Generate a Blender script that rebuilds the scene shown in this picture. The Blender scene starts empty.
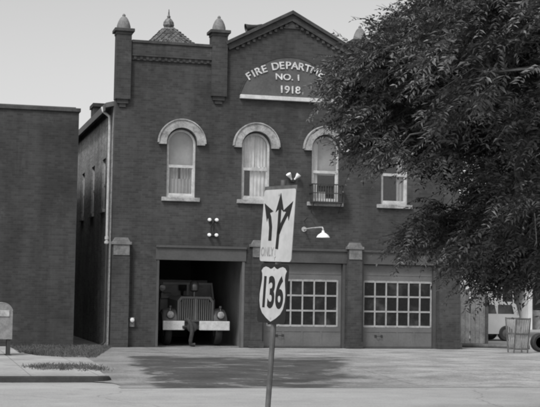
import bpy, bmesh, math, random
import numpy as np
from mathutils import Vector, Matrix
random.seed(7); rng = np.random.default_rng(11)
PI = math.pi; R = math.radians
sc = bpy.context.scene
col = sc.collection

# ------------------------------------------------------------------ materials
def new_mat(name):
    m = bpy.data.materials.new(name); m.use_nodes = True
    nt = m.node_tree; nt.nodes.clear()
    out = nt.nodes.new('ShaderNodeOutputMaterial'); b = nt.nodes.new('ShaderNodeBsdfPrincipled')
    nt.links.new(b.outputs[0], out.inputs[0])
    return m, nt, b
def grey(v): return (v, v, v, 1)
def N(nt, t, **k):
    n = nt.nodes.new(t)
    for a, v in k.items(): setattr(n, a, v)
    return n
def mth(nt, op, a, b=None, c=None, clamp=False):
    n = nt.nodes.new('ShaderNodeMath'); n.operation = op; n.use_clamp = clamp
    for i, v in enumerate((a, b, c)):
        if v is None: continue
        if isinstance(v, (int, float)): n.inputs[i].default_value = v
        else: nt.links.new(v, n.inputs[i])
    return n.outputs[0]
def mixv(nt, f, a, b):
    n = nt.nodes.new('ShaderNodeMix'); n.data_type = 'FLOAT'
    for i, v in ((0, f), (2, a), (3, b)):
        if isinstance(v, (int, float)): n.inputs[i].default_value = v
        else: nt.links.new(v, n.inputs[i])
    return n.outputs[0]
def sstep(nt, x, lo, hi, a=0.0, b=1.0):
    n = nt.nodes.new('ShaderNodeMapRange'); n.interpolation_type = 'SMOOTHSTEP'
    nt.links.new(x, n.inputs[0])
    for i, v in enumerate((lo, hi, a, b)): n.inputs[i+1].default_value = v
    return n.outputs[0]
def noise(nt, vec, scale, detail=4, rough=.55, dist=0.0):
    n = nt.nodes.new('ShaderNodeTexNoise'); n.inputs['Scale'].default_value = scale
    n.inputs['Detail'].default_value = detail; n.inputs['Roughness'].default_value = rough; n.inputs['Distortion'].default_value = dist
    if vec is not None: nt.links.new(vec, n.inputs['Vector'])
    return n.outputs[0]
def world_pos(nt): return N(nt, 'ShaderNodeNewGeometry').outputs['Position']
def vscale(nt, vec, s):
    n = nt.nodes.new('ShaderNodeMapping'); n.inputs['Scale'].default_value = s
    nt.links.new(vec, n.inputs['Vector']); return n.outputs[0]
def setcol(nt, b, val):
    c = nt.nodes.new('ShaderNodeCombineColor')
    for i in range(3): nt.links.new(val, c.inputs[i])
    nt.links.new(c.outputs[0], b.inputs['Base Color'])
def bump(nt, b, h, strength=.3, dist=.02):
    n = nt.nodes.new('ShaderNodeBump'); n.inputs['Strength'].default_value = strength; n.inputs['Distance'].default_value = dist
    nt.links.new(h, n.inputs['Height']); nt.links.new(n.outputs[0], b.inputs['Normal'])
def plain(name, v, rough=.7, var=.25, scale=3.0, metal=0.0, bmp=0.0, fine=18.0):
    m, nt, b = new_mat(name); p = world_pos(nt)
    n1 = noise(nt, p, scale); n2 = noise(nt, p, fine, 3)
    f = mth(nt, 'ADD', mth(nt, 'MULTIPLY', n1, .65), mth(nt, 'MULTIPLY', n2, .35))
    lo, hi = v*(1-var), v*(1+var)
    setcol(nt, b, sstep(nt, f, .3, .7, lo, hi))
    b.inputs['Roughness'].default_value = rough; b.inputs['Metallic'].default_value = metal
    if bmp: bump(nt, b, n2, bmp, .01)
    return m
def brick(name, v, mortar, var=.3, grime=.35, bw=.215, rh=.075):
    m, nt, b = new_mat(name)
    s = N(nt, 'ShaderNodeSeparateXYZ'); tc = world_pos(nt); nt.links.new(tc, s.inputs[0])
    c = N(nt, 'ShaderNodeCombineXYZ')
    nt.links.new(mth(nt, 'ADD', s.outputs[0], s.outputs[1]), c.inputs[0]); nt.links.new(s.outputs[2], c.inputs[1])
    t = N(nt, 'ShaderNodeTexBrick'); nt.links.new(c.outputs[0], t.inputs['Vector'])
    t.inputs['Scale'].default_value = 1; t.inputs['Brick Width'].default_value = bw; t.inputs['Row Height'].default_value = rh
    t.inputs['Mortar Size'].default_value = .006; t.inputs['Mortar Smooth'].default_value = .3
    t.inputs['Color1'].default_value = grey(v*(1-var)); t.inputs['Color2'].default_value = grey(v*(1+var)); t.inputs['Mortar'].default_value = grey(mortar)
    bw_ = N(nt, 'ShaderNodeRGBToBW'); nt.links.new(t.outputs['Color'], bw_.inputs[0])
    n1 = noise(nt, tc, .55, 6, .6, .6); n2 = noise(nt, vscale(nt, tc, (1.6, 1.6, .25)), 1.2, 5); n3 = noise(nt, tc, 7, 3)
    g = mth(nt, 'ADD', mth(nt, 'ADD', mth(nt, 'MULTIPLY', n1, .45), mth(nt, 'MULTIPLY', n2, .35)), mth(nt, 'MULTIPLY', n3, .2))
    k = sstep(nt, g, .36, .64, 1-grime, 1+grime)
    pa = noise(nt, tc, .9, 7, .62, .8); k = mth(nt, 'MULTIPLY', k, sstep(nt, pa, .60, .70, 1.0, 1.35))
    pb = noise(nt, vscale(nt, tc, (2.2, 2.2, .35)), .8, 6, .6); k = mth(nt, 'MULTIPLY', k, sstep(nt, pb, .58, .72, 1.0, .72))
    setcol(nt, b, mth(nt, 'MULTIPLY', bw_.outputs[0], k))
    b.inputs['Roughness'].default_value = .9; b.inputs['Specular IOR Level'].default_value = .2
    inv = mth(nt, 'SUBTRACT', 1.0, t.outputs['Fac']); bump(nt, b, inv, .5, .006)
    return m
def glass(name, alpha=.35, tint=.03, rough=.06):
    m = bpy.data.materials.new(name); m.use_nodes = True; nt = m.node_tree; nt.nodes.clear()
    out = N(nt, 'ShaderNodeOutputMaterial'); tr = N(nt, 'ShaderNodeBsdfTransparent'); tr.inputs[0].default_value = grey(.95)
    gl = N(nt, 'ShaderNodeBsdfGlossy'); gl.inputs['Roughness'].default_value = rough; gl.inputs['Color'].default_value = grey(.9)
    df = N(nt, 'ShaderNodeBsdfDiffuse'); df.inputs[0].default_value = grey(tint)
    nz = noise(nt, world_pos(nt), 2.5, 4)
    lw = N(nt, 'ShaderNodeLayerWeight'); fr_ = mth(nt, 'ADD', mth(nt, 'MULTIPLY', mth(nt, 'POWER', lw.outputs['Facing'], 4.0), .8), .045)
    if alpha > .5: nt.links.new((lambda v: (lambda c: [nt.links.new(v, c.inputs[i]) for i in range(3)] and c.outputs[0])(nt.nodes.new('ShaderNodeCombineColor')))(sstep(nt, noise(nt, world_pos(nt), 1.5, 4, .6), .48, .7, tint*.6, tint*2.6)), df.inputs[0])
    m1 = N(nt, 'ShaderNodeMixShader'); nt.links.new(mth(nt, 'MULTIPLY', nz, alpha), m1.inputs[0]); nt.links.new(tr.outputs[0], m1.inputs[1]); nt.links.new(df.outputs[0], m1.inputs[2])
    m2 = N(nt, 'ShaderNodeMixShader'); nt.links.new(fr_, m2.inputs[0]); nt.links.new(m1.outputs[0], m2.inputs[1]); nt.links.new(gl.outputs[0], m2.inputs[2])
    bp = N(nt, 'ShaderNodeBump'); bp.inputs['Strength'].default_value = .12; bp.inputs['Distance'].default_value = .02
    nt.links.new(noise(nt, world_pos(nt), 4, 2), bp.inputs['Height']); nt.links.new(bp.outputs[0], gl.inputs['Normal'])
    nt.links.new(m2.outputs[0], out.inputs[0]); return m

M = {}
M['brick'] = brick('station_brick', .053, .066, var=.18, grime=.26)
M['brick3'] = brick('common_brick', .27, .32, var=.22, grime=.3)
M['brick2'] = brick('dark_brick', .0455, .055, var=.16, grime=.26)
M['stone'] = plain('pale_stone', .30, .85, .45, 3.5, bmp=.2)
M['coping'] = plain('weathered_coping', .048, .85, .4, 3)
M['cap'] = plain('worn_stone_cap', .15, .85, .4, 3)
M['ledge'] = plain('painted_ledge', .5, .7, .2, 3)
M['white'] = plain('old_white_paint', .62, .55, .18, 3)
M['frame'] = plain('window_paint', .45, .6, .25, 4)
M['doorpaint'] = plain('garage_door_paint', .115, .55, .18, 1.6)
M['muntin'] = plain('door_muntin_paint', .30, .55, .2, 5)
M['lintel'] = plain('painted_lintel', .062, .6, .25, 1.2)
M['letter'] = plain('lettering_paint', .52, .7, .35, 9)
M['signpanel'] = plain('sign_field', .085, .85, .25, 2)
M['dark'] = plain('dark_metal', .03, .5, .3, 3)
M['iron'] = plain('wrought_iron', .035, .55, .3, 5)
M['interior'] = plain('garage_wall', .26, .9, .3, 1)
M['intfloor'] = plain('garage_floor', .2, .8, .3, 1)
M['glass'] = glass('window_glass', .2, .10)
M['glassd'] = glass('garage_glass', .9, .035)
M['curtain'] = plain('cloth_curtain', .85, .9, .12, 4)
M['shade'] = plain('window_blind', .42, .9, .12, 3)
M['roof'] = plain('roof_felt', .1, .9, .3, 1)
M['shingle'] = plain('metal_shingle', .10, .55, .7, 7, fine=14)
M['galv'] = plain('galvanised_pipe', .42, .45, .25, 4)
M['truck'] = plain('engine_paint', .12, .35, .15, 2)
M['chrome'] = plain('dull_chrome', .12, .3, .1, 3, metal=.6)
M['bumper'] = plain('white_bumper', .5, .4, .2, 6)
M['lens'] = plain('headlight_glass', .3, .2, .3, 9)
M['lamp'] = plain('lamp_lens', .62, .25, .1, 5)
M['rubber'] = plain('rubber', .025, .75, .3, 8)
M['hose'] = plain('canvas_hose', .035, .9, .3, 9)
M['enamel'] = plain('white_enamel', .8, .35, .1, 5)
M['mail'] = plain('mailbox_paint', .2, .5, .3, 4)
M['maillight'] = plain('mailbox_highlight_paint', .33, .55, .4, 6)  # paler tone paints the sunlit highlight onto the rounded top; the door shares it
M['signwhite'] = plain('sign_white', .45, .5, .12, 5)
M['signblack'] = plain('sign_black', .007, .8, .3, 6)
M['signfaded'] = plain('sign_faded_lettering', .27, .6, .3, 12)
M['post'] = plain('steel_post', .09, .6, .35, 6)
M['board'] = plain('weathered_board', .22, .85, .35, 3, bmp=.2)
M['fenceboard'] = plain('pale_fence_board', .34, .85, .35, 3, bmp=.2)
M['boarddark'] = plain('dark_board', .1, .85, .35, 4)
M['carpaint'] = plain('pale_car_paint', .42, .3, .08, 2)
M['housewall'] = plain('pale_stucco', .62, .85, .15, 1)
M['bark'] = plain('bark', .06, .95, .5, 5, bmp=.6, fine=30)
M['grassdry'] = plain('dry_grass', .085, .9, .45, 2)
M['kerb'] = plain('kerb_concrete', .04, .9, .35, 2.0, bmp=.2)

def leaf_mat():
    m = bpy.data.materials.new('leaf'); m.use_nodes = True; nt = m.node_tree; nt.nodes.clear()
    out = N(nt, 'ShaderNodeOutputMaterial'); b = N(nt, 'ShaderNodeBsdfPrincipled')
    at = N(nt, 'ShaderNodeAttribute', attribute_name='leaf_tone')
    setcol(nt, b, sstep(nt, at.outputs['Fac'], 0, 1, .035, .205))
    b.inputs['Roughness'].default_value = .48; b.inputs['Specular IOR Level'].default_value = .5
    t = N(nt, 'ShaderNodeBsdfTranslucent'); t.inputs[0].default_value = grey(.06)
    mx = N(nt, 'ShaderNodeMixShader'); mx.inputs[0].default_value = .28
    nt.links.new(b.outputs[0], mx.inputs[1]); nt.links.new(t.outputs[0], mx.inputs[2]); nt.links.new(mx.outputs[0], out.inputs[0])
    return m
M['leaf'] = leaf_mat()

def road_mat():
    m, nt, b = new_mat('worn_concrete_road'); p = world_pos(nt)
    big = noise(nt, vscale(nt, p, (.12, .5, 1)), 1.0, 5); mid = noise(nt, p, 1.7, 5); fine = noise(nt, p, 35, 2)
    f = mth(nt, 'ADD', mth(nt, 'ADD', mth(nt, 'MULTIPLY', big, .5), mth(nt, 'MULTIPLY', mid, .3)), mth(nt, 'MULTIPLY', fine, .32))
    v = sstep(nt, f, .38, .74, .24, .36)
    vo = N(nt, 'ShaderNodeTexVoronoi', feature='DISTANCE_TO_EDGE'); vo.inputs['Scale'].default_value = .16
    pd = N(nt, 'ShaderNodeVectorMath', operation='ADD'); nn = N(nt, 'ShaderNodeTexNoise'); nn.inputs['Scale'].default_value = 1.1; nt.links.new(p, nn.inputs['Vector'])
    nt.links.new(p, pd.inputs[0]); nt.links.new(nn.outputs['Color'], pd.inputs[1]); nt.links.new(pd.outputs[0], vo.inputs['Vector'])
    cr = sstep(nt, vo.outputs['Distance'], .0, .007, .72, 1)
    sp = mth(nt, 'MULTIPLY', sstep(nt, noise(nt, p, 1.9, 9, .74), .57, .72, 1.0, .74), sstep(nt, noise(nt, p, 30, 3, .7), .3, .7, .88, 1.12)); v = mth(nt, 'MULTIPLY', v, sp)
    setcol(nt, b, mth(nt, 'MULTIPLY', v, cr)); b.inputs['Roughness'].default_value = .85; bump(nt, b, fine, .25, .006); return m
M['road'] = road_mat()

def walk_mat():
    m, nt, b = new_mat('sidewalk_concrete'); p = world_pos(nt); s = N(nt, 'ShaderNodeSeparateXYZ'); nt.links.new(p, s.inputs[0])
    f = mth(nt, 'ADD', mth(nt, 'MULTIPLY', noise(nt, p, .8, 6), .6), mth(nt, 'MULTIPLY', noise(nt, p, 9, 4), .4))
    v = sstep(nt, f, .34, .66, .23, .37)
    def joint(c, per):
        d = mth(nt, 'ABSOLUTE', mth(nt, 'SUBTRACT', mth(nt, 'FRACT', mth(nt, 'DIVIDE', c, per)), .5)); return sstep(nt, d, .0, .014, .5, 1)
    v = mth(nt, 'MULTIPLY', v, mth(nt, 'MULTIPLY', joint(s.outputs[0], 1.5), joint(s.outputs[1], 2.6)))
    setcol(nt, b, v); b.inputs['Roughness'].default_value = .9; bump(nt, b, noise(nt, p, 30, 2), .25, .006); return m
M['walk'] = walk_mat()

def drive_mat():
    # a worn concrete forecourt with a ragged dark asphalt patch across the mouth of the driveway
    m, nt, b = new_mat('forecourt'); p = world_pos(nt); s = N(nt, 'ShaderNodeSeparateXYZ'); nt.links.new(p, s.inputs[0])
    X, Y = s.outputs[0], s.outputs[1]
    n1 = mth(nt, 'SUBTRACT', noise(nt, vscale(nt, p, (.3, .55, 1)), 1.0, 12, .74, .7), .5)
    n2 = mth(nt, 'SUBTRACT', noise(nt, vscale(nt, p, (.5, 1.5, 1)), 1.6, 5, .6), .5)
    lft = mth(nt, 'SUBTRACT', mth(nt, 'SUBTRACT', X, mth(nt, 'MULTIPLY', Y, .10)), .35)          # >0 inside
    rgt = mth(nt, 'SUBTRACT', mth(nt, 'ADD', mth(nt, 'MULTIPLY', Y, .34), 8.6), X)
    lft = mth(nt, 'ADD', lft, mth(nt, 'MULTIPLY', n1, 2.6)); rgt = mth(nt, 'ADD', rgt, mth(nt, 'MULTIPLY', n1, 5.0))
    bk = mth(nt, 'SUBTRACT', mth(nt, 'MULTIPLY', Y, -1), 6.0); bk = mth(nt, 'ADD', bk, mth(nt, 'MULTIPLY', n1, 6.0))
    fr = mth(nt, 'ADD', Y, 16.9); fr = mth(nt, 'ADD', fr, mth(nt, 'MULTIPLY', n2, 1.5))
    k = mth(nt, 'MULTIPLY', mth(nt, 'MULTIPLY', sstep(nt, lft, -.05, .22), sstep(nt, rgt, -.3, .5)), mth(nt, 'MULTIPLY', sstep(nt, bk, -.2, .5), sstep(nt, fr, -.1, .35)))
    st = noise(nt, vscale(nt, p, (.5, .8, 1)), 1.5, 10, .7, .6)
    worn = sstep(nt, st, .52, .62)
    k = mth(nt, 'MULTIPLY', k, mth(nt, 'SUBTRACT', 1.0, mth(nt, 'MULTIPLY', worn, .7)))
    f = mth(nt, 'ADD', mth(nt, 'MULTIPLY', noise(nt, vscale(nt, p, (.6, .8, 1)), 1.1, 10, .68), .62), mth(nt, 'MULTIPLY', noise(nt, p, 14, 6, .7), .38))
    light = sstep(nt, f, .36, .64, .12, .28)
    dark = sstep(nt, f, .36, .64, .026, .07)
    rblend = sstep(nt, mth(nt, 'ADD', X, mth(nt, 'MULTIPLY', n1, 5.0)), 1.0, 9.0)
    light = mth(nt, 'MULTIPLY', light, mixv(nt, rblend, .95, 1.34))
    # expansion joints of the concrete pad, oil drips and grit
    def joint(c, per, off):
        d = mth(nt, 'ABSOLUTE', mth(nt, 'SUBTRACT', mth(nt, 'FRACT', mth(nt, 'DIVIDE', mth(nt, 'ADD', c, off), per)), .5)); return sstep(nt, d, .003, .009, .68, 1)
    wv_ = mth(nt, 'MULTIPLY', n1, .12)
    light = mth(nt, 'MULTIPLY', light, mth(nt, 'MULTIPLY', joint(mth(nt, 'ADD', X, wv_), 3.6, .6), joint(mth(nt, 'ADD', Y, wv_), 4.6, 1.0)))
    light = mth(nt, 'MULTIPLY', light, sstep(nt, noise(nt, p, 1.3, 10, .75, .5), .56, .7, 1.0, .62))
    light = mth(nt, 'MULTIPLY', light, sstep(nt, noise(nt, p, 24, 3, .7), .3, .7, .84, 1.16))
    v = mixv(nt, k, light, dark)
    setcol(nt, b, v); b.inputs['Roughness'].default_value = .88; bump(nt, b, noise(nt, p, 18, 4), .4, .01); return m
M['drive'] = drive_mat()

def soil_mat():
    m, nt, b = new_mat('bare_earth'); p = world_pos(nt)
    setcol(nt, b, sstep(nt, noise(nt, p, 2.2, 6), .3, .7, .055, .16)); b.inputs['Roughness'].default_value = .95; bump(nt, b, noise(nt, p, 9, 4), .6, .03); return m
M['soil'] = soil_mat()

# ------------------------------------------------------------------ mesh builder
class MB:
    def __init__(s): s.bm = bmesh.new()
    def box(s, x0, x1, y0, y1, z0, z1, bev=0.0, mat=None):
        vs = [s.bm.verts.new(p) for p in ((x0,y0,z0),(x1,y0,z0),(x1,y1,z0),(x0,y1,z0),(x0,y0,z1),(x1,y0,z1),(x1,y1,z1),(x0,y1,z1))]
        fs = [s.bm.faces.new([vs[i] for i in q]) for q in ((3,2,1,0),(4,5,6,7),(0,1,5,4),(1,2,6,5),(2,3,7,6),(3,0,4,7))]
        if bev:
            es = set(e for f in fs for e in f.edges)
            bmesh.ops.bevel(s.bm, geom=list(es), offset=bev, segments=2, profile=.5, affect='EDGES')
        if mat is not None:
            for v in vs:
                if v.is_valid: v.co = mat @ v.co
        return s
    def prism(s, pts, y0, y1):          # pts in XZ, extruded along Y
        a = [s.bm.verts.new((x, y0, z)) for x, z in pts]; b = [s.bm.verts.new((x, y1, z)) for x, z in pts]; n = len(pts)
        s.bm.faces.new(a); s.bm.faces.new(b[::-1])
        for i in range(n): s.bm.faces.new((a[i], b[i], b[(i+1) % n], a[(i+1) % n]))
        return s
    def band(s, outer, inner, y0, y1, closed=True):   # ring between two outlines
        n = len(outer); V = lambda l, y: [s.bm.verts.new((x, y, z)) for x, z in l]
        oa, ob, ia, ib = V(outer, y0), V(outer, y1), V(inner, y0), V(inner, y1)
        for i in range(n if closed else n-1):
            j = (i+1) % n
            for q in ((oa[i],oa[j],ia[j],ia[i]), (ob[j],ob[i],ib[i],ib[j]), (oa[j],oa[i],ob[i],ob[j]), (ia[i],ia[j],ib[j],ib[i])): s.bm.faces.new(q)
        if not closed:
            s.bm.faces.new((oa[0], ia[0], ib[0], ob[0])); s.bm.faces.new((oa[-1], ob[-1], ib[-1], ia[-1]))
        return s
    def tube(s, pts, rad, seg=8, cap=True):
        pts = [Vector(p) for p in pts]; rads = rad if isinstance(rad, (list, tuple)) else [rad]*len(pts)
        prev = None; rings = []
        for i, p in enumerate(pts):
            d = (pts[min(i+1, len(pts)-1)]-pts[max(i-1, 0)]).normalized()
            if prev is None: u = d.orthogonal().normalized()
            else:
                u = prev-d*prev.dot(d)
                u = u.normalized() if u.length > 1e-5 else d.orthogonal().normalized()
            prev = u; w = d.cross(u)
            rings.append([s.bm.verts.new(p+(u*math.cos(2*PI*k/seg)+w*math.sin(2*PI*k/seg))*rads[i]) for k in range(seg)])
        for a, b in zip(rings, rings[1:]):
            for k in range(seg): s.bm.faces.new((a[k], a[(k+1) % seg], b[(k+1) % seg], b[k]))
        if cap: s.bm.faces.new(rings[0][::-1]); s.bm.faces.new(rings[-1])
        return s
    def lathe(s, prof, c=(0,0,0), axis='Z', seg=20):   # prof: (r, h)
        rings = []
        for r, h in prof:
            ring = []
            for k in range(seg):
                a = 2*PI*k/seg; x, y = r*math.cos(a), r*math.sin(a)
                p = {'Z': (x, y, h), 'Y': (x, h, y), 'X': (h, x, y)}[axis]
                ring.append(s.bm.verts.new((p[0]+c[0], p[1]+c[1], p[2]+c[2])))
            rings.append(ring)
        for a, b in zip(rings, rings[1:]):
            for k in range(seg): s.bm.faces.new((a[k], a[(k+1) % seg], b[(k+1) % seg], b[k]))
        s.bm.faces.new(rings[0][::-1]); s.bm.faces.new(rings[-1]); return s
    def loft(s, rings):
        V = [[s.bm.verts.new(p) for p in r] for r in rings]; n = len(V[0])
        for a, b in zip(V, V[1:]):
            for k in range(n): s.bm.faces.new((a[k], a[(k+1) % n], b[(k+1) % n], b[k]))
        s.bm.faces.new(V[0][::-1]); s.bm.faces.new(V[-1]); return s
    def build(s, name, mat, parent=None, smooth=False):
        bmesh.ops.recalc_face_normals(s.bm, faces=s.bm.faces[:])
        me = bpy.data.meshes.new(name); s.bm.to_mesh(me); s.bm.free()
        me.materials.append(mat)
        if smooth:
            me.polygons.foreach_set('use_smooth', [True]*len(me.polygons))
            me.set_sharp_from_angle(angle=R(40))
        return link(name, me, parent)
def link(name, me, parent=None):
    o = bpy.data.objects.new(name, me); col.objects.link(o)
    if parent is not None: o.parent = parent
    return o
def tag(o, label, cat, group=None, kind=None):
    if label: o['label'] = label
    if cat: o['category'] = cat
    if group: o['group'] = group
    if kind: o['kind'] = kind
    return o
def thing(name, loc, label, cat, group=None, rz=0):
    o = bpy.data.objects.new(name, None); o.empty_display_size = .2; col.objects.link(o); o.location = loc; o.rotation_euler = (0, 0, rz)
    return tag(o, label, cat, group)
def arc(cx, cz, r, a0, a1, n): return [(cx+r*math.cos(R(a0+(a1-a0)*i/n)), cz+r*math.sin(R(a0+(a1-a0)*i/n))) for i in range(n+1)]

def plate_with_holes(outline, holes, y0, y1, name, mat, parent):
    cu = bpy.data.curves.new('tmp', 'CURVE'); cu.dimensions = '2D'; cu.fill_mode = 'BOTH'; cu.extrude = (y1-y0)/2
    for pts in [outline]+holes:
        sp = cu.splines.new('POLY'); sp.points.add(len(pts)-1); sp.use_cyclic_u = True
        for p, (x, z) in zip(sp.points, pts): p.co = (x, z, 0, 1)
    o = bpy.data.objects.new('tmp', cu); col.objects.link(o)
    dg = bpy.context.evaluated_depsgraph_get(); dg.update()
    me = bpy.data.meshes.new_from_object(o.evaluated_get(dg)); bpy.data.objects.remove(o)
    n = len(me.vertices); a = np.empty(n*3); me.vertices.foreach_get('co', a); a = a.reshape(-1, 3)
    b = np.stack([a[:, 0], (y0+y1)/2-a[:, 2], a[:, 1]], 1); me.vertices.foreach_set('co', b.ravel())
    me.materials.clear(); me.materials.append(mat); me.name = name
    bm = bmesh.new(); bm.from_mesh(me); bmesh.ops.recalc_face_normals(bm, faces=bm.faces[:]); bm.to_mesh(me); bm.free()
    me.update(); return link(name, me, parent)

def glyphs(items, thick, name, mat, parent, xf=None, bold=.012):
    """items: (text, cx, cz, height, angle, xscale); flat letters in the XZ plane facing -Y, joined into one mesh"""
    bm = bmesh.new()
    for t, cx, cz, h, ang, xs in items:
        cu = bpy.data.curves.new('t', 'FONT'); cu.body = t; cu.align_x = 'CENTER'; cu.size = 1; cu.extrude = .5; cu.offset = bold
        o = bpy.data.objects.new('t', cu); col.objects.link(o); dg = bpy.context.evaluated_depsgraph_get(); dg.update()
        me = bpy.data.meshes.new_from_object(o.evaluated_get(dg)); bpy.data.objects.remove(o)
        k = h/.70; ca, sa = math.cos(ang), math.sin(ang); tmp = bmesh.new(); tmp.from_mesh(me); bpy.data.meshes.remove(me)
        for v in tmp.verts:
            x, z = v.co.x*k*xs, (v.co.y-.35)*k; y = -v.co.z*thick
            v.co = (cx+x*ca-z*sa, y, cz+x*sa+z*ca)
        me2 = bpy.data.meshes.new('t2'); tmp.to_mesh(me2); tmp.free(); bm.from_mesh(me2); bpy.data.meshes.remove(me2)
    if xf is not None:
        for v in bm.verts: v.co = xf @ v.co
    bmesh.ops.recalc_face_normals(bm, faces=bm.faces[:])
    me = bpy.data.meshes.new(name); bm.to_mesh(me); bm.free(); me.materials.append(mat)
    return link(name, me, parent)

# ------------------------------------------------------------------ the ground
def sheet(name, x0, x1, y0, y1, nx, ny, zf, mat, kind='structure'):
    xs = np.linspace(x0, x1, nx); ys = np.linspace(y0, y1, ny); bm = bmesh.new()
    g = [[bm.verts.new((x, y, zf(x, y))) for x in xs] for y in ys]
    for j in range(ny-1):
        for i in range(nx-1): bm.faces.new((g[j][i], g[j][i+1], g[j+1][i+1], g[j+1][i]))
    me = bpy.data.meshes.new(name); bm.to_mesh(me); bm.free(); me.materials.append(mat); o = link(name, me); o['kind'] = kind; return o
sheet('ground', -900, 900, -900, 900, 3, 3, lambda x, y: -.16, M['soil'])
sheet('road', -120, 120, -25.5, -14.98, 3, 3, lambda x, y: -.13, M['road'])
def ss(t): t = min(1, max(0, t)); return t*t*(3-2*t)
def drive_edge(y):    # left rim of the driveway: flares out towards the road
    return -2.0-.75*ss((y+15.6)/1.2)+1.0*ss((y+8.5)/3)+.9*ss((y+7)/7)
def drive_z(x, y): return -.010-.114*ss((-11.5-y)/4.6)
def drive():
    bm = bmesh.new(); ys = list(np.linspace(-16.75, 0.0, 60)); rows = []
    for y in ys:
        xl = drive_edge(y)+.05*math.sin(y*3.1)+.04*math.sin(y*7.7)
        rows.append([bm.verts.new((xl+(60-xl)*(t**1.5), y, drive_z(0, y))) for t in np.linspace(0, 1, 24)])
    for a, b in zip(rows, rows[1:]):
        for i in range(23): bm.faces.new((a[i], a[i+1], b[i+1], b[i]))
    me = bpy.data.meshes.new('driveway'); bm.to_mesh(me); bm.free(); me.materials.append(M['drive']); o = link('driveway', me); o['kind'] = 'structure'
drive()
sheet('yard', 12.6, 60, 0.0, 60, 2, 2, lambda x, y: -.004, M['road'])
def sidewalk():
    pts = [(-60, -14.86), (-2.42, -14.86)]+[(-2.42+.34*math.sin(R(a)), -14.52-.34*math.cos(R(a))) for a in (20, 40, 60, 80)]
    pts += [(-2.02, -13.2), (-1.72, -11), (-1.6, -6.9), (-2.2, -6.75), (-2.9, -5.9), (-3.15, -4.5), (-3.35, -.1), (-60, -.1)]
    bm = bmesh.new(); a = [bm.verts.new((x, y, 0)) for x, y in pts]; b = [bm.verts.new((x, y, -.16)) for x, y in pts]
    bm.faces.new(a); n = len(pts)
    for i in range(n): bm.faces.new((a[i], b[i], b[(i+1) % n], a[(i+1) % n]))
    bmesh.ops.recalc_face_normals(bm, faces=bm.faces[:]); me = bpy.data.meshes.new('sidewalk'); bm.to_mesh(me); bm.free(); me.materials.append(M['walk'])
    o = link('sidewalk', me); o['kind'] = 'structure'
sidewalk()
def kerb():
    path = [(-60, -14.93), (-40, -14.93), (-20, -14.93), (-8, -14.93), (-4, -14.93), (-2.42, -14.93)]+[(-2.42+.41*math.sin(R(a)), -14.52-.41*math.cos(R(a))) for a in (15, 30, 45, 60, 75)]
    path += [(-1.9, -13.6)]
    mb = MB(); rings = []
    for i, p in enumerate(path):
        p = Vector(p); d = (Vector(path[min(i+1, len(path)-1)])-Vector(path[max(i-1, 0)])).normalized(); nrm = Vector((d.y, -d.x))
        o_, i_ = p+nrm*.07, p-nrm*.066
        top = .006 if i < len(path)-3 else (.0, -.05, -.11)[i-len(path)+3]
        rings.append([(o_.x, o_.y, -.2), (o_.x-nrm.x*.01, o_.y-nrm.y*.01, top-.02), (o_.x-nrm.x*.03, o_.y-nrm.y*.03, top), (i_.x, i_.y, top), (i_.x, i_.y, -.2)])
    mb.loft(rings); o = mb.build('kerb', M['kerb']); o['kind'] = 'structure'
kerb()
# worn ground between the pavement and the walls
def verge():
    mb = MB(); vs = [mb.bm.verts.new(p) for p in ((-3.6, -.0, -.03), (-3.4, -4.6, -.03), (-3.1, -6.0, -.03), (-2.1, -7.0, -.03), (-1.4, -7.0, -.03), (.2, 0.0, -.03), (-.02, .02, -.03), (-.02, 14, -.03), (-1.2, 14, -.03), (-1.2, 0, -.03))]
    mb.bm.faces.new(vs); o = mb.build('verge', M['soil']); o['kind'] = 'structure'
verge()
sheet('alley_bounce_strip', -1.1, -.05, .3, 15.5, 2, 2, lambda x, y: -.012, M['walk'])  # pale concrete strip added to bounce light up into the dark alley
def blades(name, spots, label, hmin, hmax, n):
    vs, fs = [], []
    for _ in range(n):
        x, y, z = spots(); a = random.uniform(0, 2*PI); h = hmin+(hmax-hmin)*random.random()**1.8*1.4; w = .004+.01*random.random(); lean = random.uniform(.1, .9)*h; la = random.uniform(0, 2*PI)
        dx, dy = math.cos(a)*w, math.sin(a)*w; i = len(vs)
        vs += [(x-dx, y-dy, z), (x+dx, y+dy, z), (x+math.cos(la)*lean*.5, y+math.sin(la)*lean*.5, z+h*.7), (x+math.cos(la)*lean, y+math.sin(la)*lean, z+h)]
        fs += [(i, i+1, i+2), (i+2, i+1, i+3)]
    me = bpy.data.meshes.new(name); me.from_pydata(vs, [], fs); me.materials.append(M['grassdry']); o = link(name, me); tag(o, label, None, None, 'stuff'); return o
def sp_verge():
    while True:
        y = random.uniform(-6.9, 0.1); x = random.uniform(-3.3, .1)
        xl = -3.3+max(0, (-4.5-y))*.55
        xr = -1.35+1.45*((y+7)/7)
        if xl < x < xr and random.random() < .35+.65*max(0, math.sin(x*3.1+y*1.3)*math.sin(y*1.9)+.4): return x, y, -.03
blades('verge_grass', sp_verge, 'scrubby dry grass growing at the foot of the walls', .03, .11, 11000)
clumps = [(random.uniform(-3.5, -1.75), random.choice((-12.2, -11.6, -11.0))+random.gauss(0, .3)) for _ in range(60)]
def sp_crack():
    c = random.choice(clumps); return c[0]+random.gauss(0, .11), c[1]+random.gauss(0, .16), 0.0
blades('pavement_weeds', sp_crack, 'clumps of weeds growing through the broken pavement by the kerb', .02, .08, 2400)

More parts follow.
